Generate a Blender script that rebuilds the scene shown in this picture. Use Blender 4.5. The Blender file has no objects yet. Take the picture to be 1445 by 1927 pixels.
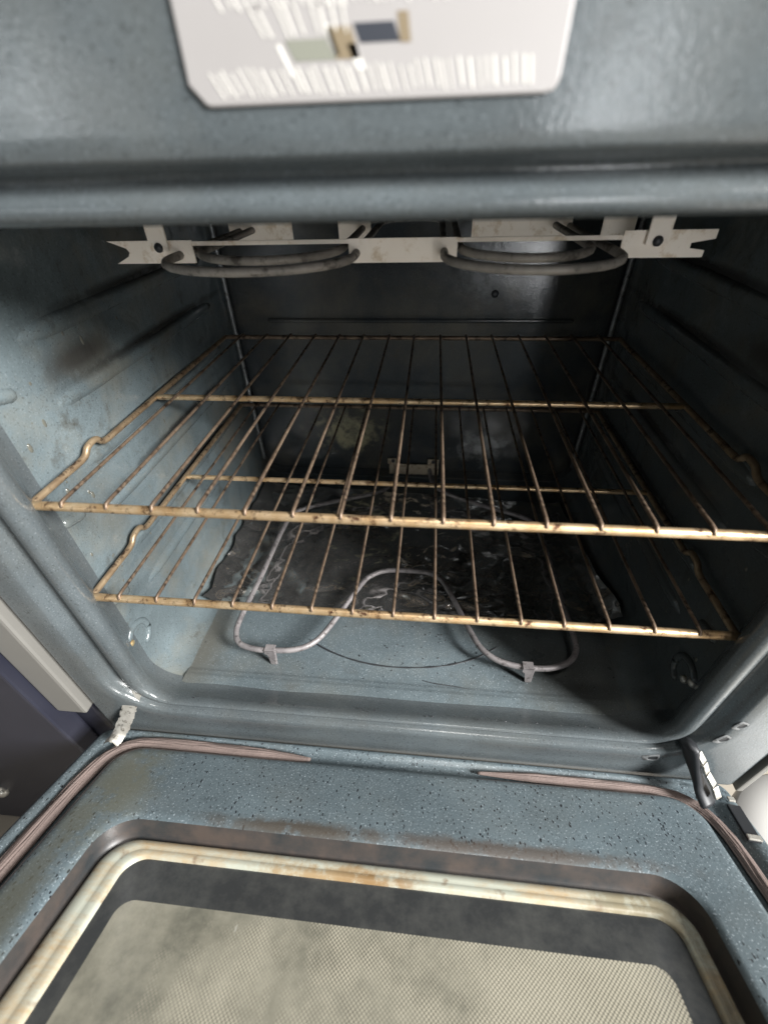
import bpy, bmesh, math, random
from mathutils import Vector, Matrix, noise
random.seed(7)
PI = math.pi
S = bpy.context.scene
COL = S.collection

# ------------------------------------------------------------------ camera, world, lights, exposure
cd = bpy.data.cameras.new('camera'); cam = bpy.data.objects.new('camera', cd); COL.objects.link(cam)
RX = (0.99520776, 0.09460994, -0.02470771)     # image right, in world axes
RD = (0.040489, -0.62871336, -0.77658236)      # image down
RF = (-0.08900648, 0.7718604, -0.62953107)     # view direction
cam.matrix_world = Matrix(((RX[0], -RD[0], -RF[0], 0.022), (RX[1], -RD[1], -RF[1], 0.0),
                           (RX[2], -RD[2], -RF[2], 0.0), (0, 0, 0, 1)))
cd.sensor_fit = 'AUTO'; cd.sensor_width = 36; cd.lens = 36 * 828.07 / 1927
cd.clip_start = 0.01; cd.clip_end = 50
cd.dof.use_dof = True; cd.dof.focus_distance = 0.46; cd.dof.aperture_fstop = cd.lens / 1000 / 0.0038
S.camera = cam

w = bpy.data.worlds.new('World'); S.world = w; w.use_nodes = True
bg = w.node_tree.nodes['Background']; bg.inputs[0].default_value = (0.93, 0.97, 1.0, 1); bg.inputs[1].default_value = 0.008

def area(name, loc, target, sx, sy, power, col):
    l = bpy.data.lights.new(name, 'AREA'); l.shape = 'RECTANGLE'; l.size = sx; l.size_y = sy
    l.energy = power; l.color = col
    o = bpy.data.objects.new(name, l); COL.objects.link(o); o.location = loc
    d = Vector(target) - Vector(loc); o.rotation_euler = d.to_track_quat('-Z', 'Y').to_euler()
    return o
area('window_light', (2.00, -0.85, 1.05), (-0.15, 0.32, -0.3), 0.62, 0.95, 262, (1.0, 0.99, 0.97))
area('doorway_light', (0.66, -1.9, -0.15), (0.1, 0.3, -0.15), 0.12, 1.2, 11, (0.96, 0.98, 1.0))
area('far_window_light', (-1.45, -1.6, 0.16), (0, 0.3, 0), 0.16, 0.16, 1.8, (0.92, 0.97, 1.0))
area('ceiling_lamp', (0.25, -0.25, 1.60), (0.05, 0.1, -0.5), 0.24, 0.24, 9, (1.0, 0.97, 0.92))
S.view_settings.view_transform = 'Standard'; S.view_settings.look = 'None'
S.view_settings.exposure = 0.16; S.view_settings.gamma = 1
S.render.engine = 'CYCLES'
S.cycles.max_bounces = 8

# ------------------------------------------------------------------ materials
class NT:
    def __init__(s, name):
        s.m = bpy.data.materials.new(name); s.m.use_nodes = True; s.t = s.m.node_tree
        s.b = s.t.nodes['Principled BSDF']; s.tc = None
    def n(s, typ, **kw):
        x = s.t.nodes.new(typ)
        for k, v in kw.items(): setattr(x, k, v)
        return x
    def l(s, a, b): s.t.links.new(a, b)
    def coord(s):
        if not s.tc: s.tc = s.n('ShaderNodeTexCoord')
        return s.tc.outputs['Object']
    def mapped(s, scale, rot=(0, 0, 0)):
        m = s.n('ShaderNodeMapping'); s.l(s.coord(), m.inputs[0])
        m.inputs['Scale'].default_value = scale; m.inputs['Rotation'].default_value = rot
        return m.outputs[0]
    def noise(s, scale, detail=4, rough=.55, vec=None, dist=0):
        x = s.n('ShaderNodeTexNoise'); x.inputs['Scale'].default_value = scale
        x.inputs['Detail'].default_value = detail; x.inputs['Roughness'].default_value = rough
        x.inputs['Distortion'].default_value = dist
        s.l(vec or s.coord(), x.inputs['Vector']); return x.outputs['Fac']
    def voro(s, scale, vec=None):
        x = s.n('ShaderNodeTexVoronoi'); x.inputs['Scale'].default_value = scale
        s.l(vec or s.coord(), x.inputs['Vector']); return x.outputs['Distance']
    def ramp(s, fac, a, b, ca=(0, 0, 0, 1), cb=(1, 1, 1, 1)):
        r = s.n('ShaderNodeValToRGB'); s.l(fac, r.inputs[0])
        e = r.color_ramp.elements; e[0].position = a; e[1].position = b; e[0].color = ca; e[1].color = cb
        return r.outputs[0]
    def mix(s, fac, a, b, mode='MIX'):
        x = s.n('ShaderNodeMix'); x.data_type = 'RGBA'; x.blend_type = mode
        for v, i in ((fac, 0), (a, 6), (b, 7)):
            if hasattr(v, 'links') or hasattr(v, 'is_linked'): s.l(v, x.inputs[i])
            elif i == 0: x.inputs[0].default_value = v
            else: x.inputs[i].default_value = (*v, 1)
        return x.outputs[2]
    def math(s, op, a, b=0.0):
        x = s.n('ShaderNodeMath'); x.operation = op
        for v, i in ((a, 0), (b, 1)):
            if hasattr(v, 'is_linked'): s.l(v, x.inputs[i])
            else: x.inputs[i].default_value = v
        return x.outputs[0]
    def bump(s, h, strength, dist=0.001, prev=None):
        x = s.n('ShaderNodeBump'); x.inputs['Strength'].default_value = strength; x.inputs['Distance'].default_value = dist
        s.l(h, x.inputs['Height'])
        if prev: s.l(prev, x.inputs['Normal'])
        s.l(x.outputs[0], s.b.inputs['Normal']); return x.outputs[0]
    def set(s, col=None, rough=None, metal=None, spec=None):
        for v, k in ((col, 'Base Color'), (rough, 'Roughness'), (metal, 'Metallic'), (spec, 'Specular IOR Level')):
            if v is None: continue
            if hasattr(v, 'is_linked'): s.l(v, s.b.inputs[k])
            else: s.b.inputs[k].default_value = (*v, 1) if isinstance(v, tuple) else v
        return s.m

def enamel(name, base, fleck=.5, pits=0.0, grease=0.0, rough=.3, wave=0.0, fl_scale=520):
    k = NT(name)
    big = k.noise(9, 6, .65)
    c = k.mix(k.ramp(big, .3, .7), tuple(v * .78 for v in base), tuple(v * 1.2 for v in base))
    f = k.ramp(k.noise(fl_scale * 1.5, 2, .5), .60, .72)
    c = k.mix(k.math('MULTIPLY', f, fleck), c, (.42, .48, .52))
    d = k.ramp(k.noise(fl_scale * 1.15, 2), .60, .70)
    c = k.mix(k.math('MULTIPLY', d, .6), c, tuple(v * .3 for v in base))
    h = k.noise(fl_scale * .8, 3)
    if pits:
        wv = k.n('ShaderNodeVectorMath'); wv.operation = 'MULTIPLY_ADD'
        wn = k.n('ShaderNodeTexNoise'); wn.inputs['Scale'].default_value = 160; k.l(k.coord(), wn.inputs['Vector'])
        k.l(wn.outputs['Color'], wv.inputs[0]); wv.inputs[1].default_value = (.004, .004, .004); k.l(k.mapped((1.5, .8, 1.0), (0, 0, .4)), wv.inputs[2])
        vz = k.n('ShaderNodeTexVoronoi'); vz.inputs['Scale'].default_value = 340; k.l(wv.outputs[0], vz.inputs['Vector'])
        sx = k.n('ShaderNodeSeparateXYZ'); k.l(vz.outputs['Color'], sx.inputs[0])
        p = k.math('LESS_THAN', vz.outputs['Distance'], k.math('MULTIPLY', k.math('POWER', sx.outputs[0], 3.4), .46))
        gate = k.ramp(k.noise(9, 3), .33, .50)
        p = k.math('MULTIPLY', p, gate)
        c = k.mix(k.math('MULTIPLY', p, pits), c, (.012, .014, .018))
    r = k.math('ADD', k.math('MULTIPLY', k.noise(30, 5), .28), rough - .14)
    if grease:
        g = k.ramp(k.noise(11, 9, .62, dist=.2), .46, .70)
        c = k.mix(k.math('MULTIPLY', g, grease), c, (.17, .145, .10))
        g2 = k.ramp(k.noise(30, 9, .72), .58, .72)
        c = k.mix(k.math('MULTIPLY', g2, min(1, grease * 1.3)), c, (.040, .032, .020))
    k.set(c, r)
    nb = k.bump(h, .25, .0006)
    if wave:
        nb = k.bump(k.noise(20, 3, .5, dist=.4), wave, .006, nb)
        nb = k.bump(k.noise(60, 2, .5), wave * .5, .0015, nb)
    return k.m

BASE = (.108, .134, .143)
M_frame = enamel('enamel_frame', (.078, .091, .097), .16, 0, .10, .20)
M_wall = enamel('enamel_wall', BASE, .16, 0, .5, .15, .60)
M_floor = enamel('enamel_floor', (.088, .110, .120), .50, 0, .22, .32, .05, 500)
M_door = enamel('enamel_door', (.092, .118, .131), .55, 1.0, .10, .32, .08, 400)
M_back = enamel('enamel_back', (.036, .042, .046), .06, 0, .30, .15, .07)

def soil_light_spots(mat, spots, ax=2, sc=34, lo=.62):  # noise-broken colour spots: soil, and some painted shade and reflections
    t = mat.node_tree; b = t.nodes['Principled BSDF']; src = b.inputs['Base Color'].links[0].from_socket
    k = NT.__new__(NT); k.m = mat; k.t = t; k.b = b; k.tc = None
    for (x, z, rx, rz, col, am) in spots:
        m = k.n('ShaderNodeMapping'); k.l(k.coord(), m.inputs[0])
        m.inputs['Scale'].default_value = (1 / rx, 0, 1 / rz) if ax == 2 else ((1 / rx, 1 / rz, 0) if ax == 1 else (0, 1 / rx, 1 / rz))
        m.inputs['Location'].default_value = (-x / rx, 0, -z / rz) if ax == 2 else ((-x / rx, -z / rz, 0) if ax == 1 else (0, -x / rx, -z / rz))
        ln = k.n('ShaderNodeVectorMath'); ln.operation = 'LENGTH'; k.l(m.outputs[0], ln.inputs[0])
        fall = k.ramp(ln.outputs['Value'], .25, 1.0, (1, 1, 1, 1), (0, 0, 0, 1))
        patch = k.ramp(k.math('ADD', k.noise(sc, 7, .7), k.math('MULTIPLY', fall, .22)), lo, lo + .16)
        src = k.mix(k.math('MULTIPLY', k.math('MULTIPLY', patch, fall), am), src, col)
    k.l(src, b.inputs['Base Color'])
soil_light_spots(M_door, [(.255, .07, .05, .10, (.10, .10, .075), .8), (.27, .20, .03, .14, (.09, .09, .07), .8), (-.10, .098, .20, .012, (.07, .055, .045), .8), (.08, .098, .12, .012, (.06, .05, .04), .9)], 1, 30, .52)
soil_light_spots(M_floor, [(.21, .30, .12, .10, (.034, .031, .026), .6), (-.25, .30, .05, .12, (.09, .08, .06), .6)], 1, 20, .42)  # dark brownish patch at the right front, paler one at the left
soil_light_spots(M_wall, [(.285, -.33, .25, .36, (.030, .029, .026), .6)], 2, 14, .42)  # shade of the unlit right wall painted into its colour
soil_light_spots(M_wall, [(.50, z, .22, .008, (.022, .022, .021), .95) for z in (-.0905, -.1455, -.2520, -.3080)] + [(.36, -.13, .07, .02, (.04, .038, .034), .9)], 3, 26, .44)  # shadow lines above the rack guides, painted into the wall colour
soil_light_spots(M_back, [(-.115, -.375, .10, .075, (.33, .31, .20), .9), (.12, -.40, .085, .06, (.26, .27, .27), .9), (.09, -.12, .05, .09, (.13, .14, .145), .8)])  # pale reflections painted into the back panel's colour
def steel(name, c1, c2, c3, rough, metal=.85, sc=60):
    k = NT(name)
    a = k.noise(sc, 5, .65); b = k.noise(sc * 2.3, 6, .7)
    c = k.mix(k.ramp(a, .38, .62), c1, c2)
    c = k.mix(k.ramp(b, .53, .64), c, c3)
    k.set(c, k.math('ADD', k.math('MULTIPLY', b, .3), rough - .1), metal)
    k.bump(b, .3, .0004)
    return k.m
M_bar = steel('heat_tinted_bar', (.50, .33, .17), (.68, .52, .33), (.085, .04, .022), .36, .75, 45)
M_wire = steel('dark_rack_wire', (.12, .082, .056), (.23, .17, .12), (.028, .018, .013), .42, .55, 38)  # darker brown than the bars; the rear bar shares it
M_rail = steel('brown_rail', (.26, .18, .11), (.40, .30, .19), (.05, .028, .018), .42, .65, 40)  # tone between bar and wire
M_rod = steel('heating_rod', (.19, .175, .178), (.27, .25, .25), (.08, .07, .068), .5, .35)
M_brk = steel('scorched_bracket', (.88, .79, .68), (.92, .84, .74), (.68, .56, .42), .55, .0, 25)
M_brod = steel('scaled_broil_rod', (.20, .185, .165), (.34, .31, .275), (.08, .07, .06), .5, .2, 30)
M_tan = steel('tan_bracket', (.42, .36, .27), (.50, .43, .33), (.16, .10, .06), .45, .35)
M_grey = steel('grey_steel', (.17, .18, .185), (.24, .25, .255), (.08, .08, .08), .38, .5)
M_gold = steel('brass_bolt', (.75, .55, .25), (.85, .68, .4), (.4, .25, .1), .3, .8)
M_chrome = steel('hinge_steel', (.46, .445, .40), (.60, .58, .53), (.16, .145, .12), .36, .6, 90)
M_dark = NT('dark_steel').set((.025, .027, .03), .45, 0.2)

k = NT('foil')
c = k.mix(k.ramp(k.noise(16, 6, .65), .40, .70), (.74, .74, .73), (.46, .45, .43))
k.set(c, k.math('ADD', k.math('MULTIPLY', k.noise(22, 5, .6), .18), .03), .95)
vf = k.n('ShaderNodeTexVoronoi'); vf.feature = 'DISTANCE_TO_EDGE'; vf.inputs['Scale'].default_value = 12
wp = k.n('ShaderNodeTexNoise'); wp.inputs['Scale'].default_value = 18; wp.inputs['Detail'].default_value = 3; k.l(k.coord(), wp.inputs['Vector'])
ad = k.n('ShaderNodeVectorMath'); ad.operation = 'MULTIPLY_ADD'; k.l(wp.outputs['Color'], ad.inputs[0]); ad.inputs[1].default_value = (.07, .05, .03); k.l(k.mapped((.7, 1.5, 1)), ad.inputs[2])
k.l(ad.outputs[0], vf.inputs['Vector'])
msk = k.ramp(k.noise(9, 3), .46, .66)
k.bump(k.math('MULTIPLY', k.ramp(vf.outputs['Distance'], .0, .16), msk), .48, .010, k.bump(k.noise(38, 2, dist=1.0), .18, .004)); M_foil = k.m

k = NT('label_film'); g = k.noise(22, 3)
c = k.mix(g, (.33, .315, .31), (.37, .355, .35)); k.set(c, .42, .15); M_label = k.m
M_letter = NT('label_lettering').set((.70, .685, .64), .35)
M_mk_green = NT('label_mark_green').set((.20, .205, .17), .5)
M_mk_navy = NT('label_mark_navy').set((.028, .032, .042), .5)
M_mk_brown = NT('label_mark_brown').set((.19, .15, .095), .5)

k = NT('braided_gasket')
c = k.mix(k.noise(26, 5, .6), (.055, .042, .038), (.19, .14, .125))
c = k.mix(k.math('MULTIPLY', k.noise(420, 3), .35), c, (.30, .235, .21))
k.set(c, .8, 0); k.bump(k.noise(600, 3, .7), .5, .0010); M_gasket = k.m

k = NT('silicone_seal')
c = k.mix(k.noise(18, 4), (.30, .31, .255), (.39, .40, .34))
st = k.ramp(k.noise(8, 7, .72, vec=k.mapped((1, 2.5, 1))), .47, .62)
c = k.mix(k.math('MULTIPLY', st, .75), c, (.34, .22, .10))
c = k.mix(k.ramp(k.noise(70, 5), .60, .74), c, (.16, .11, .07))
k.set(c, .42); k.bump(k.noise(120, 3), .2, .0006); M_seal = k.m
SEAL_SPOTS = [(.055, .122, .085, .022, (.25, .17, .085), .9), (.0, .122, .05, .02, (.20, .12, .05), .9), (-.20, .122, .07, .05, (.20, .17, .11), .9), (-.235, .22, .03, .14, (.17, .16, .12), .8)]

soil_light_spots(M_seal, SEAL_SPOTS, 1, 50, .56)
k = NT('soiled_recess')
c = k.mix(k.ramp(k.noise(28, 6, .65), .36, .64), (.022, .025, .027), (.058, .046, .040)); k.set(c, .42); M_recess = k.m

# door glass: black border, printed dot screen in the middle (flat print)
k = NT('dotted_glass')
sep = k.n('ShaderNodeSeparateXYZ'); k.l(k.coord(), sep.inputs[0])
rot = k.mapped((1 / .0021, 1 / .0021, 0), (0, 0, PI / 4))
fr = k.n('ShaderNodeVectorMath'); fr.operation = 'FRACTION'; k.l(rot, fr.inputs[0])
sb = k.n('ShaderNodeVectorMath'); sb.operation = 'SUBTRACT'; k.l(fr.outputs[0], sb.inputs[0]); sb.inputs[1].default_value = (.5, .5, 0)
s2 = k.n('ShaderNodeSeparateXYZ'); k.l(sb.outputs[0], s2.inputs[0])
cmb = k.n('ShaderNodeCombineXYZ'); k.l(s2.outputs[0], cmb.inputs[0]); k.l(s2.outputs[1], cmb.inputs[1])
ln = k.n('ShaderNodeVectorMath'); ln.operation = 'LENGTH'; k.l(cmb.outputs[0], ln.inputs[0])
dots = k.ramp(ln.outputs['Value'], .36, .46, (1, 1, 1, 1), (0, 0, 0, 1))
# rounded-rectangle window of the print:  |u|<.206 , v in (.154,.345), corner radius .012
ax = k.math('SUBTRACT', k.math('ABSOLUTE', k.math('SUBTRACT', sep.outputs[0], .003)), .192)
ay = k.math('SUBTRACT', k.math('ABSOLUTE', k.math('SUBTRACT', sep.outputs[1], .252)), .086)
px = k.math('MAXIMUM', ax, 0); py = k.math('MAXIMUM', ay, 0)
dist = k.math('SQRT', k.math('ADD', k.math('MULTIPLY', px, px), k.math('MULTIPLY', py, py)))
inside = k.math('LESS_THAN', dist, .012)
sm = k.noise(13, 9, .68)
film = k.mix(k.ramp(sm, .38, .66), (.125, .122, .098), (.31, .295, .235))
dotc = k.mix(k.noise(13, 4), (.52, .48, .37), (.62, .58, .47))
scr = k.mix(k.math('MULTIPLY', dots, .62), k.mix(.62, film, (.07, .068, .056)), dotc)
wipe = k.math('SUBTRACT', k.noise(7, 7, .7, vec=k.mapped((1.5, .9, 1))), k.math('MULTIPLY', sep.outputs[0], .75))
scr = k.mix(k.ramp(wipe, .42, .60), scr, film)
bord = k.mix(k.ramp(k.noise(30, 8, .7), .42, .75), (.034, .036, .037), (.075, .076, .072))
c = k.mix(inside, bord, scr)
drip = k.ramp(k.voro(60, k.mapped((1.6, .45, 1))), .05, .09, (1, 1, 1, 1), (0, 0, 0, 1))
drip = k.math('MULTIPLY', drip, k.ramp(k.noise(6, 2), .52, .58))
c = k.mix(k.math('MULTIPLY', drip, .7), c, (.50, .50, .46))
rr = k.math('ADD', k.math('MULTIPLY', k.noise(16, 5), .28), .04)
k.set(c, rr); M_glass = k.m

k = NT('navy_cabinet'); k.set(k.mix(k.noise(12, 5), (.010, .011, .019), (.026, .027, .040)), .4); M_navy = k.m
k = NT('beige_stile'); k.set(k.mix(k.noise(14, 4), (.135, .13, .12), (.17, .165, .15)), .5); M_beige = k.m
k = NT('white_plastic'); k.set(k.mix(k.noise(10, 3), (.50, .49, .47), (.58, .57, .55)), .4); M_white = k.m
k = NT('kitchen_floor'); k.set(k.mix(k.noise(9, 6), (.22, .195, .16), (.30, .27, .225)), .45); M_kfloor = k.m

# ------------------------------------------------------------------ helpers
def link(name, me, mat, parent=None, smooth=True):
    o = bpy.data.objects.new(name, me); COL.objects.link(o)
    if mat: me.materials.append(mat)
    if smooth:
        for p in me.polygons: p.use_smooth = True
    if parent: o.parent = parent
    return o
def mesh(name, v, f, mat, parent=None, smooth=True):
    me = bpy.data.meshes.new(name); me.from_pydata([tuple(p) for p in v], [], f); me.update()
    return link(name, me, mat, parent, smooth)
def empty(name, loc=(0, 0, 0)):
    o = bpy.data.objects.new(name, None); COL.objects.link(o); o.location = loc; return o
def tag(o, label=None, cat=None, group=None, kind=None):
    for a, b in (('label', label), ('category', cat), ('group', group), ('kind', kind)):
        if b: o[a] = b
    return o
def spline(pts, n=8, closed=False):
    P = [Vector(p) for p in pts]; out = []
    N = len(P)
    for i in range(N if closed else N - 1):
        if closed: a, b, c, d = P[(i - 1) % N], P[i], P[(i + 1) % N], P[(i + 2) % N]
        else: a, b, c, d = P[max(i - 1, 0)], P[i], P[i + 1], P[min(i + 2, N - 1)]
        for j in range(n):
            t = j / n
            out.append(.5 * ((2 * b) + (c - a) * t + (2 * a - 5 * b + 4 * c - d) * t * t + (3 * b - a - 3 * c + d) * t ** 3))
    if not closed: out.append(P[-1])
    return out
def tube_geo(path, r, seg=10, closed=False, flat=1.0, up=Vector((0, 0, 1)), radii=None, v=None, f=None):
    v = [] if v is None else v; f = [] if f is None else f
    base = len(v); n = len(path)
    for i, p in enumerate(path):
        if closed: t = path[(i + 1) % n] - path[i - 1]
        else: t = path[min(i + 1, n - 1)] - path[max(i - 1, 0)]
        t.normalize()
        s = t.cross(up)
        if s.length < .05: s = t.cross(Vector((0, 1, 0)))
        s.normalize(); u = s.cross(t)
        rr = radii[i] if radii else r
        for j in range(seg):
            a = 2 * PI * j / seg
            v.append(p + s * math.cos(a) * rr + u * math.sin(a) * rr * flat)
    for i in range(n if closed else n - 1):
        for j in range(seg):
            a = base + i * seg + j; b = base + i * seg + (j + 1) % seg
            c = base + ((i + 1) % n) * seg + (j + 1) % seg; d = base + ((i + 1) % n) * seg + j
            f.append((a, b, c, d))
    if not closed:
        f.append(tuple(base + j for j in range(seg))[::-1])
        f.append(tuple(base + (n - 1) * seg + j for j in range(seg)))
    return v, f
def rounded_ends(path, r, k=3):
    """radii + path so a tube ends in soft domes"""
    d0 = (path[0] - path[1]).normalized(); d1 = (path[-1] - path[-2]).normalized()
    pre = [path[0] + d0 * r * math.sin(a) for a in (PI / 2 * .97, PI / 3, PI / 6)]
    post = [path[-1] + d1 * r * math.sin(a) for a in (PI / 6, PI / 3, PI / 2 * .97)]
    rad = [r * math.cos(a) for a in (PI / 2 * .97, PI / 3, PI / 6)]
    return pre + list(path) + post, rad + [r] * len(path) + rad[::-1]
def tube(name, path, r, mat, parent=None, seg=10, flat=1.0, closed=False, dome=True):
    path = [Vector(p) for p in path]
    if closed or not dome: v, f = tube_geo(path, r, seg, closed, flat)
    else:
        p2, rad = rounded_ends(path, r); v, f = tube_geo(p2, r, seg, False, flat, radii=rad)
    return mesh(name, v, f, mat, parent)
def box_geo(x0, x1, y0, y1, z0, z1, bev=.001):
    bm = bmesh.new(); bmesh.ops.create_cube(bm, size=1)
    for q in bm.verts:
        q.co = Vector((x0 + (q.co.x + .5) * (x1 - x0), y0 + (q.co.y + .5) * (y1 - y0), z0 + (q.co.z + .5) * (z1 - z0)))
    if bev: bmesh.ops.bevel(bm, geom=bm.edges[:], offset=bev, segments=2, affect='EDGES', profile=.6)
    return bm
def box(name, x0, x1, y0, y1, z0, z1, mat, parent=None, bev=.001):
    bm = box_geo(x0, x1, y0, y1, z0, z1, bev); me = bpy.data.meshes.new(name); bm.to_mesh(me); bm.free()
    return link(name, me, mat, parent, False)
def rrect(x0, x1, y0, y1, r, k=8, sub=6):
    """closed loop, constant vertex count: 4 corners (k+1 pts) and sub points per side"""
    r = max(r, .0005); P = []
    C = [((x1 - r, y0 + r), -PI / 2), ((x1 - r, y1 - r), 0), ((x0 + r, y1 - r), PI / 2), ((x0 + r, y0 + r), PI)]
    cs = []
    for (c, a0) in C: cs.append([(c[0] + r * math.cos(a0 + PI / 2 * i / k), c[1] + r * math.sin(a0 + PI / 2 * i / k)) for i in range(k + 1)])
    for i in range(4):
        P += cs[i]; a = cs[i][-1]; b = cs[(i + 1) % 4][0]
        for j in range(1, sub): P.append((a[0] + (b[0] - a[0]) * j / sub, a[1] + (b[1] - a[1]) * j / sub))
    return P
def loft(loops, flip=False):
    v = []; f = []; n = len(loops[0])
    for L in loops: v += L
    for i in range(len(loops) - 1):
        for j in range(n):
            a = i * n + j; b = i * n + (j + 1) % n; q = (a, b, b + n, a + n)
            f.append(q[::-1] if flip else q)
    return v, f

# ------------------------------------------------------------------ the oven
oven = empty('oven', (0, .21, -.5))
tag(oven, 'blue grey speckled enamel oven with its cavity open and grease on the walls', 'oven')
OO = Vector((0, .21, -.5))
def keep(o):          # parts are written in room coordinates: undo the oven's own place
    o.location = -OO; return o

HALF, ZB, ZT, YB = .285, -.475, -.015, .69       # cavity
# front frame: a pressed sheet whose profile runs from inside the cavity over two ridges to the flat frame
prof = [(.021, .258, .036), (.019, .247, .036), (.010, .236, .033), (.0018, .227, .030), (.0003, .2195, .029), (.0022, .2153, .030), (.0070, .2126, .034), (.0125, .2126, .039),
        (.0175, .2160, .044), (.0220, .2204, .048), (.0265, .2194, .052), (.0293, .2118, .055), (.0310, .2080, .057), (.0338, .2066, .059), (.044, .2065, .064)]
ZLOW = (-.4740, -.4715, -.4640, -.4560, -.4503, -.4495, -.4500, -.4512, -.4528, -.4540, -.4546, -.4550, -.4556, -.4575, -.4665)
def loopY(o, y, r, zb):
    return [Vector((p[0], y, p[1])) for p in rrect(-.262 - o, .266 + o, zb, -.022 + o * .70, r, 10, 14)]
loops = [loopY(o, y, r, zb) for (o, y, r), zb in zip(prof, ZLOW)]
def outer(xh, zb, zt, y, r): return [Vector((p[0], y, p[1])) for p in rrect(-xh, xh + .025, zb, zt, r, 10, 14)]
loops += [outer(.3205, -.5105, .1385, .2065, .003), outer(.3225, -.5125, .1405, .2066, .004), outer(.326, -.516, .144, .2090, .008), outer(.327, -.517, .145, .216, .009), outer(.327, -.517, .145, .26, .009)]
v, f = loft(loops)
front = keep(mesh('front_frame', v, f, M_frame, oven))
bmx = bmesh.new(); bmx.from_mesh(front.data); bmesh.ops.recalc_face_normals(bmx, faces=bmx.faces); bmx.to_mesh(front.data); bmx.free()

keep(box('edge_trim', .3526, .3590, .2030, .26, -.517, .145, M_beige, oven, .0015))

# cavity shell: cove-cornered section swept back, split into its panels
NY = 70
ys = [.243 + (YB - .243) * i / NY for i in range(NY + 1)]
def shell(name, sec, mat, disp=None):
    v = []; f = []; n = len(sec)
    for y in ys:
        for (x, z) in sec:
            d = disp(x, y, z) if disp else 0
            v.append(Vector((x, y, z)) + d if d else Vector((x, y, z)))
    for i in range(NY):
        for j in range(n - 1): f.append((i * n + j, i * n + j + 1, (i + 1) * n + j + 1, (i + 1) * n + j))
    return keep(mesh(name, v, f, mat, oven))
RC = .034
def side_sec(s):
    P = [(s * HALF, ZT - .02 - (ZT - .02 - (ZB + RC)) * i / 70) for i in range(71)]
    P += [(s * (HALF - RC + RC * math.cos(PI / 2 * i / 10)), ZB + RC - RC * math.sin(PI / 2 * i / 10)) for i in range(1, 11)]
    return P
def side_disp(s):
    def g(x, y, z):
        d = .0014 * noise.noise(Vector((y * 9, z * 9, s * 3.1))) + .0007 * noise.noise(Vector((y * 31, z * 31, s)))
        return Vector((-s * (d + .001), 0, 0))
    return g
walls = []
for s in (-1, 1):
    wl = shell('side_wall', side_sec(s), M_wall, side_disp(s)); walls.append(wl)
    for z in (-.100, -.155, -.2115, -.262, -.3175, -.368):
        y0, y1 = .300, .640
        path = [Vector((s * (HALF + .0005), y0 + (y1 - y0) * i / 12, z)) for i in range(13)]
        radg = [.0058 + .0046 * min(1, i / 1.2, (12 - i) / 1.2) for i in range(13)]
        pv, pf = tube_geo([p + Vector((s * .0054, 0, 0)) for p in path], .008, 14, radii=radg); mesh('rack_guide', pv, pf, M_wall, wl)
    for z in (-.1265, -.2400, -.3430):   # small pressed stop bosses near the mouth
        path = [Vector((s * (HALF + .0015), .262 + .016 * i / 4, z - .004 * i / 4)) for i in range(5)]
        tube('stop_boss', path, .0060, M_wall, wl, 12)
floor_sec = [(-(HALF - RC) + 2 * (HALF - RC) * i / 60, ZB) for i in range(61)]
def floor_disp(x, y, z):
    e = 1 / (1 + math.exp(-(y - .2625) / .0011)); e2 = 1 / (1 + math.exp(-(y - .2690) / .0011))
    k2 = max(0., min(1., (.262 - abs(x + .01)) / .012))
    return Vector((0, 0, (.0030 * (1 - e) + .0016 * (e - e2)) * k2 + .0006 * noise.noise(Vector((x * 12, y * 12, 0)))))
ys_old = ys; ys = [.243 + .04 * i / 50 for i in range(50)] + [.283 + (YB - .283) * i / 20 for i in range(21)]
NY = len(ys) - 1
cfloor = shell('cavity_floor', floor_sec, M_floor, floor_disp)
def ribbon(name, pts, wd, z, par, mat):
    P = spline([Vector((x, y, z)) for x, y in pts], 8); v = []; f = []
    for i, p in enumerate(P):
        t = (P[min(i + 1, len(P) - 1)] - P[max(i - 1, 0)]).normalized(); s = Vector((-t.y, t.x, 0))
        hw = wd * (.5 + .35 * noise.noise(Vector((i * .45, wd * 900, 1)))) * (.3 + .7 * min(1, i / 6, (len(P) - 1 - i) / 6))
        v += [p + s * hw - Vector((0, 0, .0004)), p + Vector((0, 0, .0003)), p - s * hw - Vector((0, 0, .0004))]
    for i in range(len(P) - 1):
        a = i * 3; f += [(a, a + 1, a + 4, a + 3), (a + 1, a + 2, a + 5, a + 4)]
    return mesh(name, v, f, mat, par)
ribbon('dark_streak', [(-.115, .320), (-.085, .305), (-.045, .2935), (.0, .290), (.05, .2955), (.09, .309), (.122, .329)], .0020, ZB + .0011, cfloor, M_dark)  # curved shadow line laid on the floor as a dark ribbon
ribbon('dark_streak', [(.028, .2755), (.045, .2725), (.065, .2710), (.082, .2690)], .0012, ZB + .0011, cfloor, M_dark)
shell('cavity_ceiling', [(HALF, ZT - .02), (HALF - .006, ZT - .006), (HALF - .02, ZT), (-HALF + .02, ZT), (-HALF + .006, ZT - .006), (-HALF, ZT - .02)], M_back)
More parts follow.
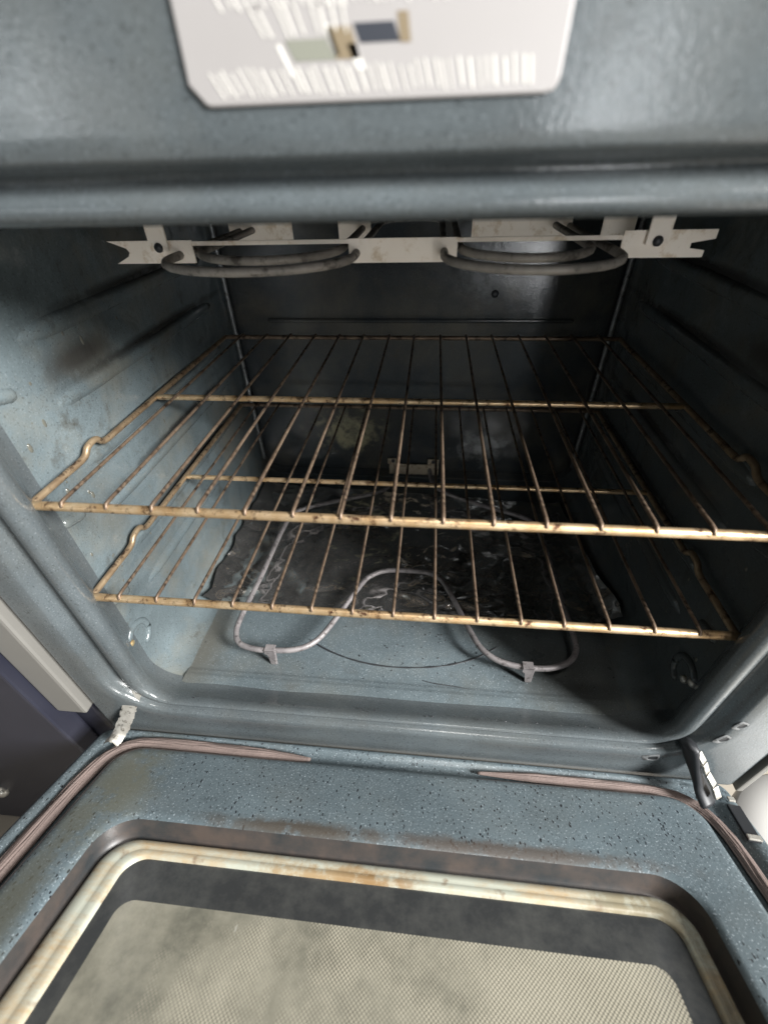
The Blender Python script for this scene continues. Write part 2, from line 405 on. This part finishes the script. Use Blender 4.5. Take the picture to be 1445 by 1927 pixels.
# back panel: pressed panel with rounded lower corners standing proud of the rear flange
bl = []
for (x0, x1, z0, z1, r, y) in [(-.285, .285, -.476, -.014, .004, .6905), (-.2835, .2835, -.4745, -.014, .02, .6900), (-.279, .279, -.459, -.030, .030, .6895), (-.277, .277, -.457, -.031, .030, .6870),
                               (-.272, .272, -.452, -.034, .030, .6835), (-.263, .263, -.443, -.04, .03, .6815), (-.20, .20, -.40, -.08, .04, .6805), (-.10, .10, -.30, -.17, .04, .6803), (-.01, .01, -.24, -.23, .004, .6803)]:
    bl.append([Vector((p[0], y + (.0012 * noise.noise(Vector((p[0] * 7, 0, p[1] * 7))) if y < .682 else 0), p[1])) for p in rrect(x0, x1, z0, z1, r, 10, 14)])
v, f = loft(bl); n = len(bl[0]); f.append(tuple(len(v) - n + i for i in range(n)))
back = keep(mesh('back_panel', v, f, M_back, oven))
tube('pressed_crease', [Vector((-.22 + .44 * i / 10, .6822, -.190)) for i in range(11)], .0045, M_back, back, 10, .8)
for s in (-1, 1):
    tube('corner_bead', [Vector((s * .2795, .6815, -.035 - .40 * i / 24)) for i in range(25)], .0034, M_grey, back, 10)  # grey bead down each back corner, paler than the panel
def bolt(x, y, z, ax, r, parent, mat, name='bolt'):
    p = Vector((x, y, z)); a = Vector(ax)
    path = [p - a * r * .4, p + a * r * .35, p + a * r * .7, p + a * r * .85]
    v, f = tube_geo(path, r, 12, radii=[r, r, r * .75, r * .25], up=Vector((.3, .5, .8)))
    return mesh(name, v, f, mat, parent)
bolt(.109, .681, -.154, (0, -1, 0), .005, back, M_dark)
tube('wall_light_line', [Vector((-HALF + .0002, .2435 + .0012 * i / 8, -.207 - .10 * i / 8)) for i in range(9)], .0016, M_grey, walls[0], 8)  # pale bead standing in for the lit line on the wall
# lower front bosses with their bolts on the walls
for s, wl in ((-1, walls[0]), (1, walls[1])):
    ring = spline([Vector((s * (HALF - .001), .262 + .017 * math.cos(t), -.404 + .017 * math.sin(t))) for t in [PI * .75 - i * PI * .16 for i in range(8)]], 4)
    tube('boss_ring', ring, .0040, M_wall, wl, 10)
    bolt(s * (HALF - .001), .2495, -.3985, (-s, 0, 0), .0042, wl, M_gold if s < 0 else M_chrome)
    if s > 0: bolt(s * (HALF - .001), .2585, -.4075, (-s, 0, 0), .0042, wl, M_chrome)

M_drops = NT('grease').set((.10, .10, .085), .05)  # glossy drops added to the walls to catch glints
for s, wl, cnt in ((-1, walls[0], 60), (1, walls[1], 40)):
    v = []; f = []
    for i in range(cnt):
        y = .255 + abs(random.gauss(0, .11)); z = random.uniform(-.42, -.10)
        if y > .6: continue
        r = random.uniform(.0008, .0022); el = random.uniform(1, 2.4); b = len(v); K = 8
        for (rr, hh) in ((1, -.15), (.85, .25), (.5, .45)):
            for j in range(K):
                a = 2 * PI * j / K
                v.append(Vector((s * (HALF - .0006 - r * hh * .8), y + r * rr * math.cos(a), z + r * rr * math.sin(a) * el)))
        for q in range(2):
            for j in range(K): f.append((b + q * K + j, b + q * K + (j + 1) % K, b + (q + 1) * K + (j + 1) % K, b + (q + 1) * K + j))
        f.append(tuple(b + 2 * K + j for j in range(K)))
    gd = mesh('glint_drops', v, f, M_drops, wl); gd['kind'] = 'stuff'

# rating label on the header
LY = .2062
def label_loop(e, y):
    P = [(-.0655 + e, .062 - e), (-.0655 + e, .0205 + e * .6), (-.0640 + e, .0188 + e * .7), (-.0605 + e * .6, .0152 + e), (-.0590 + e * .6, .0147 + e),
         (.0560, .0147 + e), (.0588 - e * .5, .0153 + e), (.0600 - e, .0168 + e), (.0606 - e, .0185), (.0622 - e, .062 - e)]
    return [Vector((x, y, z)) for x, z in P]
lab = [label_loop(0, LY), label_loop(0, LY - .0006), label_loop(.0006, LY - .0010)]
v, f = loft(lab); n = len(lab[0]); f.append(tuple(range(2 * n, 3 * n)))
label = keep(mesh('rating_label', v, f, M_label, oven, False)); label['label'] = 'cream rating label with slanted smeared lines of print'
def strokes(rows, mat, name):
    v = []; f = []
    for (x0, x1, z0, z1, step, wd, lean) in rows:
        x = x0
        while x < x1:
            t = (x - x0) / max(1e-6, x1 - x0); ln = lean * (1 - .75 * t)
            a = z0 + random.uniform(0, .0012); b = z1 - random.uniform(0, .0016)
            if random.random() < .96:
                hw = wd * random.uniform(.55, 1.15) / 2; h = b - a
                q = [Vector((x - hw, LY - .00118, a)), Vector((x + hw, LY - .00118, a)), Vector((x + hw - ln * h, LY - .00118, b)), Vector((x - hw - ln * h, LY - .00118, b))]
                bq = [Vector((p.x, LY - .00095, p.z)) for p in q]
                i = len(v); v += q + bq
                f += [(i, i + 1, i + 2, i + 3), (i, i + 4, i + 5, i + 1), (i + 1, i + 5, i + 6, i + 2), (i + 2, i + 6, i + 7, i + 3), (i + 3, i + 7, i + 4, i)]
            x += step * random.uniform(.75, 1.3)
    o = mesh(name, v, f, mat, label, False); o['kind'] = 'stuff'; return o
strokes([(-.0530, .0530, .0165, .0245, .0027, .00060, .62)], M_letter, 'lettering')
strokes([(-.0360, -.0080, .0305, .0385, .0027, .00055, .60), (-.0510, .0490, .0368, .0440, .0026, .00058, .60), (-.050, .049, .0410, .0490, .0025, .00058, .60)], M_letter, 'lettering')
def mark(x0, x1, z0, z1, lean, mat):
    q = [Vector((x0, LY - .00112, z0)), Vector((x1, LY - .00112, z0)), Vector((x1 - lean, LY - .00112, z1)), Vector((x0 - lean, LY - .00112, z1))]
    b = [Vector((p.x, LY - .00095, p.z)) for p in q]
    return mesh('printed_mark', q + b, [(0, 1, 2, 3), (0, 4, 5, 1), (1, 5, 6, 2), (2, 6, 7, 3), (3, 7, 4, 0)], mat, label, False)
mark(-.0265, -.0125, .0250, .0300, .003, M_mk_green); mark(-.0125, -.0045, .0250, .0325, .003, M_mk_brown)
mark(-.0045, .0085, .0285, .0330, .002, M_mk_navy); mark(.0085, .0120, .0282, .0350, .001, M_mk_brown)
mark(-.0285, -.0270, .0215, .0290, .004, M_letter); mark(-.0130, -.0115, .0260, .0330, .003, M_letter); mark(-.0060, -.0030, .0225, .0285, .003, M_letter)

# broil element: looped rod hung under the ceiling on a notched front bracket
tubes = []
brl = None
def U(xa, xb, yf, yb, z, r):
    m = (xa + xb) / 2; h = (xb - xa) / 2; P = [Vector((xa, yb, z)), Vector((xa, (yf + yb) / 2 + .05, z))]
    P += [Vector((m - h * math.cos(t), yf + min(h, .055) * (1 - math.sin(t)), z)) for t in [PI * i / 14 for i in range(15)]]
    P += [Vector((xb, (yf + yb) / 2 + .05, z)), Vector((xb, yb, z))]
    return P
v = []; f = []
for (xa, xb, yf, z) in ((-.188, -.040, .330, -.0605), (-.174, -.054, .366, -.0595), (.030, .158, .330, -.0605), (.043, .144, .366, -.0595)):
    tube_geo(U(xa, xb, yf, .62, z, .004), .0032, 10, v=v, f=f)
for (xa, xb, z) in ((-.040, .030, -.0605), (-.056, .044, -.060)):
    m = (xa + xb) / 2; h = (xb - xa) / 2
    tube_geo([Vector((m - h * math.cos(t), .62 + h * math.sin(t), z)) for t in [PI * i / 10 for i in range(11)]], .0042, 10, v=v, f=f)
broil = keep(mesh('broil_element', v, f, M_brod, oven)); broil['label'] = 'scorched cream broil element hanging under the cavity ceiling'
def plate(x0, x1, z0, z1, y, notchL, notchR, name='bracket'):
    zc = (z0 + z1) / 2; P = [(x0, z0)]
    P += [(x1, z0)] if not notchR else [(x1 - .003, z0), (x1 - .003, z0 + .0045), (x1 - .014, z0 + .006), (x1 - .014, z0 + .0095), (x1 + .002, z0 + .012)]
    P += [(x1 + (.002 if notchR else 0), z1), (x0 - (.003 if notchL else 0), z1)]
    if notchL: P += [(x0 + .012, zc + .003), (x0 + .014, zc), (x0 + .012, zc - .003)]
    n = len(P); v = [Vector((a, y, b)) for a, b in P] + [Vector((a, y + .0016, b)) for a, b in P]
    f = [tuple(range(n)), tuple(range(2 * n - 1, n - 1, -1))] + [(i, n + i, n + (i + 1) % n, (i + 1) % n) for i in range(n)]
    return mesh(name, v, f, M_brk, broil, False)
plate(-.246, -.176, -.0665, -.0500, .402, True, False)
plate(-.046, .040, -.0675, -.0505, .402, False, False)
plate(.163, .227, -.0660, -.0480, .402, False, True)
box('bracket_strip', -.176, .163, .4022, .4038, -.0540, -.0508, M_brk, broil, .0004)
for x0, x1 in ((-.20, -.13), (-.08, -.045), (.06, .16), (.19, .222)):
    box('rear_bracket', x0, x1, .545, .547, -.070, -.052, M_brk, broil, .0005)
for x, s in ((-.203, -1), (.187, 1)):
    tb = box('hanger_tab', x - .008, x + .008, .3985, .4005, -.0570, -.017, M_brk, broil, .0004)
    bolt(x, .3985, -.0545, (0, -1, 0), .0036, broil, M_dark)

# bake element on the floor
zE = -.4515
El = [(-.030, .672, -.446), (-.035, .635, zE), (-.060, .606, zE), (-.120, .580, zE), (-.172, .556, zE), (-.190, .538, zE), (-.196, .500, zE), (-.199, .404, zE), (-.203, .330, zE), (-.200, .305, zE), (-.190, .292, zE),
      (-.170, .2865, zE), (-.150, .2865, zE), (-.125, .289, zE), (-.106, .298, zE), (-.090, .320, zE), (-.058, .396, zE), (-.044, .415, zE), (-.024, .4245, zE), (.004, .426, zE), (.028, .425, zE), (.042, .419, zE),
      (.056, .402, zE), (.084, .332, zE), (.096, .308, zE), (.112, .2945, zE), (.132, .2885, zE), (.152, .287, zE), (.172, .289, zE), (.190, .296, zE), (.202, .309, zE), (.206, .330, zE), (.203, .404, zE),
      (.200, .500, zE), (.194, .538, zE), (.176, .556, zE), (.120, .580, zE), (.068, .606, zE), (.038, .635, zE), (.030, .672, -.446)]
bake = keep(tube('bake_element', spline(El, 5), .0034, M_rod, oven, 12)); bake['label'] = 'grey bent bake element standing on two feet over the cavity floor'
for (x, y, sl) in ((-.151, .2865, 0.0), (.1455, .2872, .002)):
    q = [(-.006, .0048), (.006, .0048), (.006, -.002), (.004 + sl, -.0225), (-.002 + sl, -.0225), (-.003, -.004), (-.006, -.002)]
    v = [Vector((x + a, y - .0046, zE + b)) for a, b in q] + [Vector((x + a + .0015, y - .0030, zE + b)) for a, b in q]; n = len(q)
    f = [tuple(range(n)), tuple(range(2 * n - 1, n - 1, -1))] + [(i, n + i, n + (i + 1) % n, (i + 1) % n) for i in range(n)]
    mesh('support_foot', v, f, M_rod, bake, False)
    bm = box_geo(x - .006, x + .006, y - .0046, y + .0046, zE + .0036, zE + .0050, .0004); me = bpy.data.meshes.new('foot_clip'); bm.to_mesh(me); bm.free()
    link('foot_clip', me, M_rod, bake, False)
box('terminal_plate', -.043, .046, .674, .6765, -.4575, -.4365, M_tan, bake, .0008)
for x in (-.036, .036):
    box('terminal_tab', x - .010, x + .010, .6745, .6772, -.4362, -.4255, M_tan, bake, .0008)
    bolt(x, .674, -.4295, (0, -1, 0), .0035, bake, M_dark)

# hinge slots in the frame
def slot(x, z, rot, L, W):
    c, s = math.cos(rot), math.sin(rot)
    def P(a, b, y): return Vector((x + a * c - b * s, y, z + a * s + b * c))
    J = lambda: random.uniform(-.0008, .0008)
    out = [(L + J(), W + J()), (0, W * 1.05 + J()), (-L * 1.3 + J(), W * .8 + J()), (-L * 1.5 + J(), J()), (-L * 1.2 + J(), -W + J()), (0, -W + J()), (L + J(), -W * .9 + J()), (L * 1.1, J())]
    k = len(out); v = [P(a, b, .2063) for a, b in out] + [P(.12 * L + a * .62, b * .72, .2052) for a, b in out] + [P(.15 * L + a * .55, b * .64, .2058) for a, b in out]
    f = [(i, (i + 1) % k, k + (i + 1) % k, k + i) for i in range(k)] + [(k + i, k + (i + 1) % k, 2 * k + (i + 1) % k, 2 * k + i) for i in range(k)]
    rim = keep(mesh('hinge_slot', v, f, M_grey, oven))
    mesh('slot_hole', [q + Vector((0, .0001, 0)) for q in v[2 * k:]], [tuple(range(k))], M_dark, rim, False)
slot(.3020, -.3900, 1.1, .0055, .0045); slot(.2985, -.4160, 1.0, .0060, .0045); slot(.2540, -.4640, .25, .0062, .0060)

# ------------------------------------------------------------------ oven door, hanging open and still raised about 24 degrees
A = math.radians(24.5)
door = bpy.data.objects.new('door', None)
DM = Matrix.Translation((0, .205, -.495)) @ Matrix(((1, 0, 0, 0), (0, -math.cos(A), math.sin(A), 0), (0, math.sin(A), math.cos(A), 0), (0, 0, 0, 1)))
# axes: x across, y away from the hinge, z out of the door's inner face (mirrored basis -> use a proper rotation)
DM = Matrix.Translation((0, .205, -.495)) @ Matrix(((-1, 0, 0, 0), (0, -math.cos(A), math.sin(A), 0), (0, math.sin(A), math.cos(A), 0), (0, 0, 0, 1)))
def dl(u0, u1, v0, v1, r, n, k=10, sub=16):          # a loop in door space; u is written left-to-right as seen, so x = -u
    return [Vector((-p[0], p[1], n)) for p in rrect(u0, u1, v0, v1, r, k, sub)]
VE = .46
ring = [dl(-.330, .334, -.004, VE, .012, -.045), dl(-.330, .334, -.004, VE, .012, -.010), dl(-.3285, .3325, -.0025, VE - .002, .013, -.0068), dl(-.326, .330, -.000, VE - .004, .014, -.006),
        dl(-.3175, .3180, .0035, VE - .012, .03, -.0065), dl(-.3155, .3165, .0045, VE - .014, .032, -.0105), dl(-.2935, .2945, .0215, VE - .03, .030, -.0105), dl(-.2905, .2915, .0235, VE - .033, .029, -.0062),
        dl(-.2880, .2890, .0255, VE - .035, .028, -.0020), dl(-.2840, .2850, .0290, VE - .039, .027, -.0002), dl(-.2790, .2800, .0340, VE - .044, .026, 0), dl(-.262, .262, .0600, .400, .03, 0), dl(-.2510, .2510, .0960, .385, .032, 0),
        dl(-.2475, .2475, .0995, .3815, .031, -.0008), dl(-.2450, .2450, .1025, .379, .030, -.0028)]
v, f = loft(ring, True)
dp = mesh('door', v, f, M_door, None)
rec = [dl(-.2450, .2450, .1025, .379, .030, -.0028), dl(-.2430, .2430, .1050, .377, .029, -.0120), dl(-.2420, .2420, .1062, .376, .028, -.0185), dl(-.2390, .2400, .1090, .374, .026, -.0205), dl(-.21, .22, .13, .36, .02, -.0208)]
COL.objects.unlink(dp); bpy.data.objects.remove(dp)
dme = bpy.data.meshes['door']; door = bpy.data.objects.new('door', dme); COL.objects.link(door)
door.parent = oven; door.matrix_parent_inverse = Matrix(); door.matrix_local = Matrix.Translation(-OO) @ DM
door['label'] = 'oven door hanging open with dotted glass window'
bmx = bmesh.new(); bmx.from_mesh(dme); bmesh.ops.recalc_face_normals(bmx, faces=bmx.faces); bmx.to_mesh(dme); bmx.free()
v, f = loft(rec, True); mesh('window_recess', v, f, M_recess, door)
# double-ridged seal round the glass
sp = [(0, -.0206), (.0005, -.0175), (.0022, -.0160), (.0085, -.0156), (.0098, -.0166), (.0112, -.0162), (.0150, -.0164), (.0170, -.0176), (.0178, -.0206)]
sl = [dl(-.2385 + a * 1.35, .2395 - a * .75, .1090 + a * .80, .3735 - a, .026 - a * .5, n) for a, n in sp]
v, f = loft(sl, True); mesh('window_seal', v, f, M_seal, door)
gp = rrect(-.228, .234, .116, .367, .02, 10, 16); gl = [Vector((p[0], p[1], 0)) for p in gp]; n = len(gl)
gob = mesh('glass', gl, [tuple(range(n))], M_glass, door, False)
gob.matrix_local = Matrix.Translation((0, 0, -.0198)) @ Matrix(((-1, 0, 0, 0), (0, 1, 0, 0), (0, 0, -1, 0), (0, 0, 0, 1)))
# braided gasket in its channel, missing along the middle of the hinge side
def gasket(path, r0):
    P = spline([Vector((-u, vv, -.0062)) for u, vv in path], 8); n = len(P)
    rad = [r0 * min(1, .18 + 5.0 * min(1, (i / n) / .6) if False else 1) for i in range(n)]
    L = 10
    for i in range(n):
        e = n - 1 - i
        if e < L: rad[i] = r0 * (.25 + .75 * e / L)
        rad[i] *= 1 + .06 * noise.noise(Vector((i * .3, 0, 0)))
    v = []; f = []
    for q in range(10):
        ph = (q - 4.5) / 4.5
        Q = []
        for i, p in enumerate(P):
            t = (P[min(i + 1, n - 1)] - P[max(i - 1, 0)]).normalized(); sd = Vector((-t.y, t.x, 0))
            Q.append(p + sd * rad[i] * (.88 * ph + .16 * noise.noise(Vector((i * .16, q * 5.3, 1)))) + Vector((0, 0, rad[i] * (.55 * (1 - ph * ph) - .3 + .12 * noise.noise(Vector((i * .2, q * 3.1, 4)))))))
        tube_geo(Q, .1, 8, radii=[x * (.19 + .06 * noise.noise(Vector((i * .3, q, 8)))) for i, x in enumerate(rad)], v=v, f=f)
    tube_geo([p - Vector((0, 0, .0012)) for p in P], .1, 8, flat=.5, radii=[x * .9 for x in rad], v=v, f=f)
    return mesh('gasket', v, f, M_gasket, door)
gasket([(-.304, .44), (-.3045, .34), (-.305, .25), (-.305, .16), (-.306, .10), (-.3055, .062), (-.300, .036), (-.286, .0195), (-.262, .0135), (-.225, .0128), (-.18, .0135), (-.13, .0148), (-.086, .0165)], .0082)
gasket([(.304, .44), (.304, .34), (.3045, .25), (.3045, .16), (.305, .10), (.304, .062), (.298, .037), (.284, .0215), (.262, .0155), (.225, .0135), (.18, .0130), (.135, .0130), (.088, .0140)], .0056)
# hinge arms
def crumple(path, wd, hh, mat, name, seed):
    v = []; f = []; P = [Vector(p) for p in path]; n = len(P); m = 9
    for i, p in enumerate(P):
        for j in range(m):
            t = j / (m - 1) - .5
            hgt = hh * (1 - (2 * t) ** 2) + .0026 * noise.noise(Vector((i * .55, j * .9, seed)))
            v.append(p + Vector((wd * t + .0015 * noise.noise(Vector((i * .7, seed, 3))), 0, hgt)))
    for i in range(n - 1):
        for j in range(m - 1): f.append((i * m + j, i * m + j + 1, (i + 1) * m + j + 1, (i + 1) * m + j))
    return v, f
DI = DM.inverted()
def arm(pts, wd, hh, mat, name, seed):
    P = spline([DI @ Vector(p) for p in pts], 7)
    v, f = crumple(P, wd, hh, mat, name, seed); return mesh(name, v, f, mat, door)
arm([(-.276, .214, -.438), (-.281, .206, -.450), (-.288, .198, -.466), (-.296, .190, -.480), (-.302, .178, -.484)], .017, .005, M_chrome, 'hinge_arm', 1.0)
# right: dark lever with bright links along its edge
def dbox(u, vv, n, lu, lv, ln, ang, mat, name, parent=None, bev=.0008):
    bm = box_geo(-lu / 2, lu / 2, -lv / 2, lv / 2, -ln / 2, ln / 2, bev); me = bpy.data.meshes.new(name); bm.to_mesh(me); bm.free()
    o = link(name, me, mat, door, False); o.matrix_local = Matrix.Translation((-u, vv, n)) @ Matrix.Rotation(ang, 4, 'Z'); return o
P = [DI @ Vector(q) for q in ((.276, .208, -.432), (.284, .200, -.452), (.292, .190, -.468), (.299, .176, -.480))]
v, f = tube_geo(spline(P, 6), .0115, 10, flat=.45); mesh('hinge_arm', v, f, M_dark, door)
P = [Vector(q) for q in ((.282, .2010, -.4335), (.2875, .1950, -.4410), (.2915, .1900, -.4500), (.2985, .1830, -.4590), (.3025, .1760, -.4680))]
for a, b in zip(P[:-1], P[1:]):
    a, b = a.lerp(b, .06), a.lerp(b, .94); bm = box_geo(-.0034, .0034, -(b - a).length / 2, (b - a).length / 2, -.0016, .0016, .0007)
    me = bpy.data.meshes.new('hinge_link'); bm.to_mesh(me); bm.free(); o = link('hinge_link', me, M_chrome, door, False)
    o.matrix_local = DI @ Matrix.Translation((a + b) / 2) @ (b - a).to_track_quat('Y', 'Z').to_matrix().to_4x4()
dbox(.3235, .045, -.0045, .011, .036, .003, -.12, M_dark, 'hinge_pocket')
dbox(.3215, .061, -.0022, .011, .005, .0022, -.1, M_chrome, 'hinge_clip'); dbox(.3265, .022, -.0022, .006, .005, .0022, -.1, M_chrome, 'hinge_clip')
dbox(.306, .0155, .0010, .007, .0045, .0024, .2, M_chrome, 'hinge_clip')

# ------------------------------------------------------------------ racks
def make_rack(zr, label):
    root = empty('oven_rack', (0, .435, zr)); tag(root, label, 'oven rack', 'wire racks inside the oven')
    X = .2755; y0, y1, ym = -.199, .199, -.006
    def bend(p, r): return p
    fb = [Vector((-X - .001, y0, 0)), Vector((-X * .5, y0, -.0003)), Vector((0, y0, -.0007)), Vector((X * .5, y0, -.0003)), Vector((X + .001, y0, 0))]
    tube('front_bar', spline(fb, 8), .0036, M_bar, root, 12)
    tube('mid_bar', [Vector((-X + .004 + (2 * X - .008) * i / 20, ym, 0)) for i in range(21)], .0031, M_bar, root, 10)
    tube('rear_bar', [Vector((-X + (2 * X) * i / 20, y1, 0)) for i in range(21)], .0029, M_wire, root, 10)
    for s in (-1, 1):
        P = [(s * X, y0 + .002, 0), (s * X, y0 + .040, 0), (s * X, y0 + .066, .0005), (s * X, y0 + .076, .0062), (s * X, y0 + .088, .0070), (s * X, y0 + .097, .0005), (s * X, y0 + .122, 0), (s * X, 0, 0), (s * X, y1 - .1, 0), (s * X, y1, 0)]
        tube('side_rail', spline(P, 6), .0029, M_rail, root, 10)
    wm = None
    for i in range(-7, 8):
        if wm is None:
            P = [Vector((0, y0 - .0022, .0022)), Vector((0, y0 - .0008, .0046)), Vector((0, y0 + .004, .0050))] + [Vector((0, y0 + .004 + (y1 - y0 - .008) * k / 14, .0050)) for k in range(1, 15)] + [Vector((0, y1 + .0005, .0036))]
            o = tube('wire', P, .0015, M_wire, root, 8); wm = o.data
        else:
            o = bpy.data.objects.new('wire', wm); COL.objects.link(o); o.parent = root
        o.location = (i * .0352 + random.uniform(-.0005, .0005), 0, 0); o.rotation_euler = (0, 0, random.uniform(-.0025, .0025))
    return root
make_rack(-.200, 'upper heat-browned wire rack, the one nearer the broil element')
make_rack(-.306, 'lower heat-browned wire rack, just above the bent grey bake element')

# ------------------------------------------------------------------ crumpled foil on the cavity floor
nx, ny = 150, 90
v = []; f = []
for j in range(ny + 1):
    for i in range(nx + 1):
        s, t = i / nx, j / ny
        x0 = -.268 + .006 * noise.noise(Vector((t * 7, 1, 0))); x1 = .272 - .02 * t + .008 * noise.noise(Vector((t * 4, 5, 0)))
        yf = .362 + .016 * max(0, (s - .6)) + .008 * noise.noise(Vector((s * 4.3, 0, 3))) + .002 * noise.noise(Vector((s * 50, 0, 3)))
        x = x0 + (x1 - x0) * s; y = yf + (.648 - .03 * s - yf) * t
        z = -.4728
        q = Vector((x * 15, y * 15, 2.0))
        z += .0030 * (1 - abs(noise.noise(q + Vector((0, 0, noise.noise(q * .5) * 1.5))))) ** 3
        z += .0016 * (1 - abs(noise.noise(q * 2.7))) ** 3 + .0006 * noise.noise(q * 6)
        for cx, cy, sg, am in ((.065, .385, .045, .0065), (-.235, .385, .03, .007), (-.11, .40, .03, .003), (.06, .45, .035, .003)):
            gm = math.exp(-((x - cx) ** 2 / (sg * sg * 2.2) + (y - cy) ** 2 / (sg * sg * .5)))
            z += am * gm * (1 - abs(noise.noise(Vector((x * 34, y * 60, 7.7)))) * 2.2)
        edge = max(0, 1 - (y - yf) / .02)
        z += edge * edge * (.004 + .004 * noise.noise(Vector((s * 16, 8, 0))))
        lf = max(0, (-.235 - x) / .033); z += .012 * lf * lf * (1 + .5 * noise.noise(Vector((y * 20, 0, 9))))
        rt = max(0, (x - .235) / .03); z += .012 * rt * rt
        v.append(Vector((x, y - .5, z + .473)))
for j in range(ny):
    for i in range(nx):
        a = j * (nx + 1) + i; f.append((a, a + 1, a + nx + 2, a + nx + 1))
foil = mesh('foil_sheet', v, f, M_foil); foil.location = (0, .5, -.473)
tag(foil, 'crumpled shiny foil sheet lying on the cavity floor under the bake element', 'foil')

# crumbs lying on the lip and the cavity floor
v = []; f = []
for i in range(150):
    if i < 45: x, y, z = random.uniform(-.23, .25), random.uniform(.222, .2262), -.4519
    else: x, y, z = random.gauss(.04, .13), random.uniform(.272, .35), -.4745
    if abs(x) > .25: continue
    r = random.uniform(.0005, .0013) * (1.4 if random.random() < .08 else 1); b = len(v)
    for q in ((1, 0, 0), (-.4, .9, .1), (-.7, -.8, 0), (.1, .05, .8), (0, 0, -.4)):
        v.append(Vector((x, y, z)) + Vector(q) * r * random.uniform(.7, 1.3))
    f += [(b, b + 1, b + 3), (b + 1, b + 2, b + 3), (b + 2, b, b + 3), (b + 1, b, b + 4), (b + 2, b + 1, b + 4), (b, b + 2, b + 4)]
tag(mesh('burnt_crumbs', v, f, M_dark, None, False), kind='stuff')

# ------------------------------------------------------------------ what shows beside the oven
cab = empty('cabinet', (-.6, .3, -.85)); tag(cab, 'dark navy cabinet with a beige edge strip left of the oven door', 'cabinet')
def cpart(o, loc=Vector((-.6, .3, -.85))): o.location = -loc; return o
cpart(box('edge_strip', -.366, -.331, .200, .24, -.462, .2, M_beige, cab, .003))
cpart(box('door_panel', -1.1, -.369, .190, .215, -.846, .2, M_navy, cab, .003))
cpart(box('carcass', -1.1, -.345, .217, .75, -.846, -.466, M_navy, cab, .003))
kb = cpart(bolt(-.578, .190, -.712, (0, -1, 0), .011, cab, M_chrome, 'knob'))

bx = empty('white_canister', (.47, .16, -.85)); tag(bx, 'white rounded canister on the floor right of the open oven door', 'canister')
def lathe(name, prof, mat, parent, seg=40):
    v = []; f = []
    for (r, z) in prof:
        for j in range(seg): v.append(Vector((r * math.cos(2 * PI * j / seg), r * math.sin(2 * PI * j / seg), z)))
    for i in range(len(prof) - 1):
        for j in range(seg): f.append((i * seg + j, i * seg + (j + 1) % seg, (i + 1) * seg + (j + 1) % seg, (i + 1) * seg + j))
    f.append(tuple(range(seg))[::-1]); f.append(tuple((len(prof) - 1) * seg + j for j in range(seg)))
    return mesh(name, v, f, mat, parent)
lathe('body', [(.088, 0), (.09, .01), (.095, .22), (.095, .235)], M_white, bx)
lathe('lid', [(.0975, .2352), (.0985, .240), (.0985, .256), (.096, .262), (.05, .268), (.004, .269)], M_white, bx)

fl = mesh('floor', [(-3, -3, -.85), (3, -3, -.85), (3, 3, -.85), (-3, 3, -.85)], [(0, 1, 2, 3)], M_kfloor); tag(fl, kind='structure')
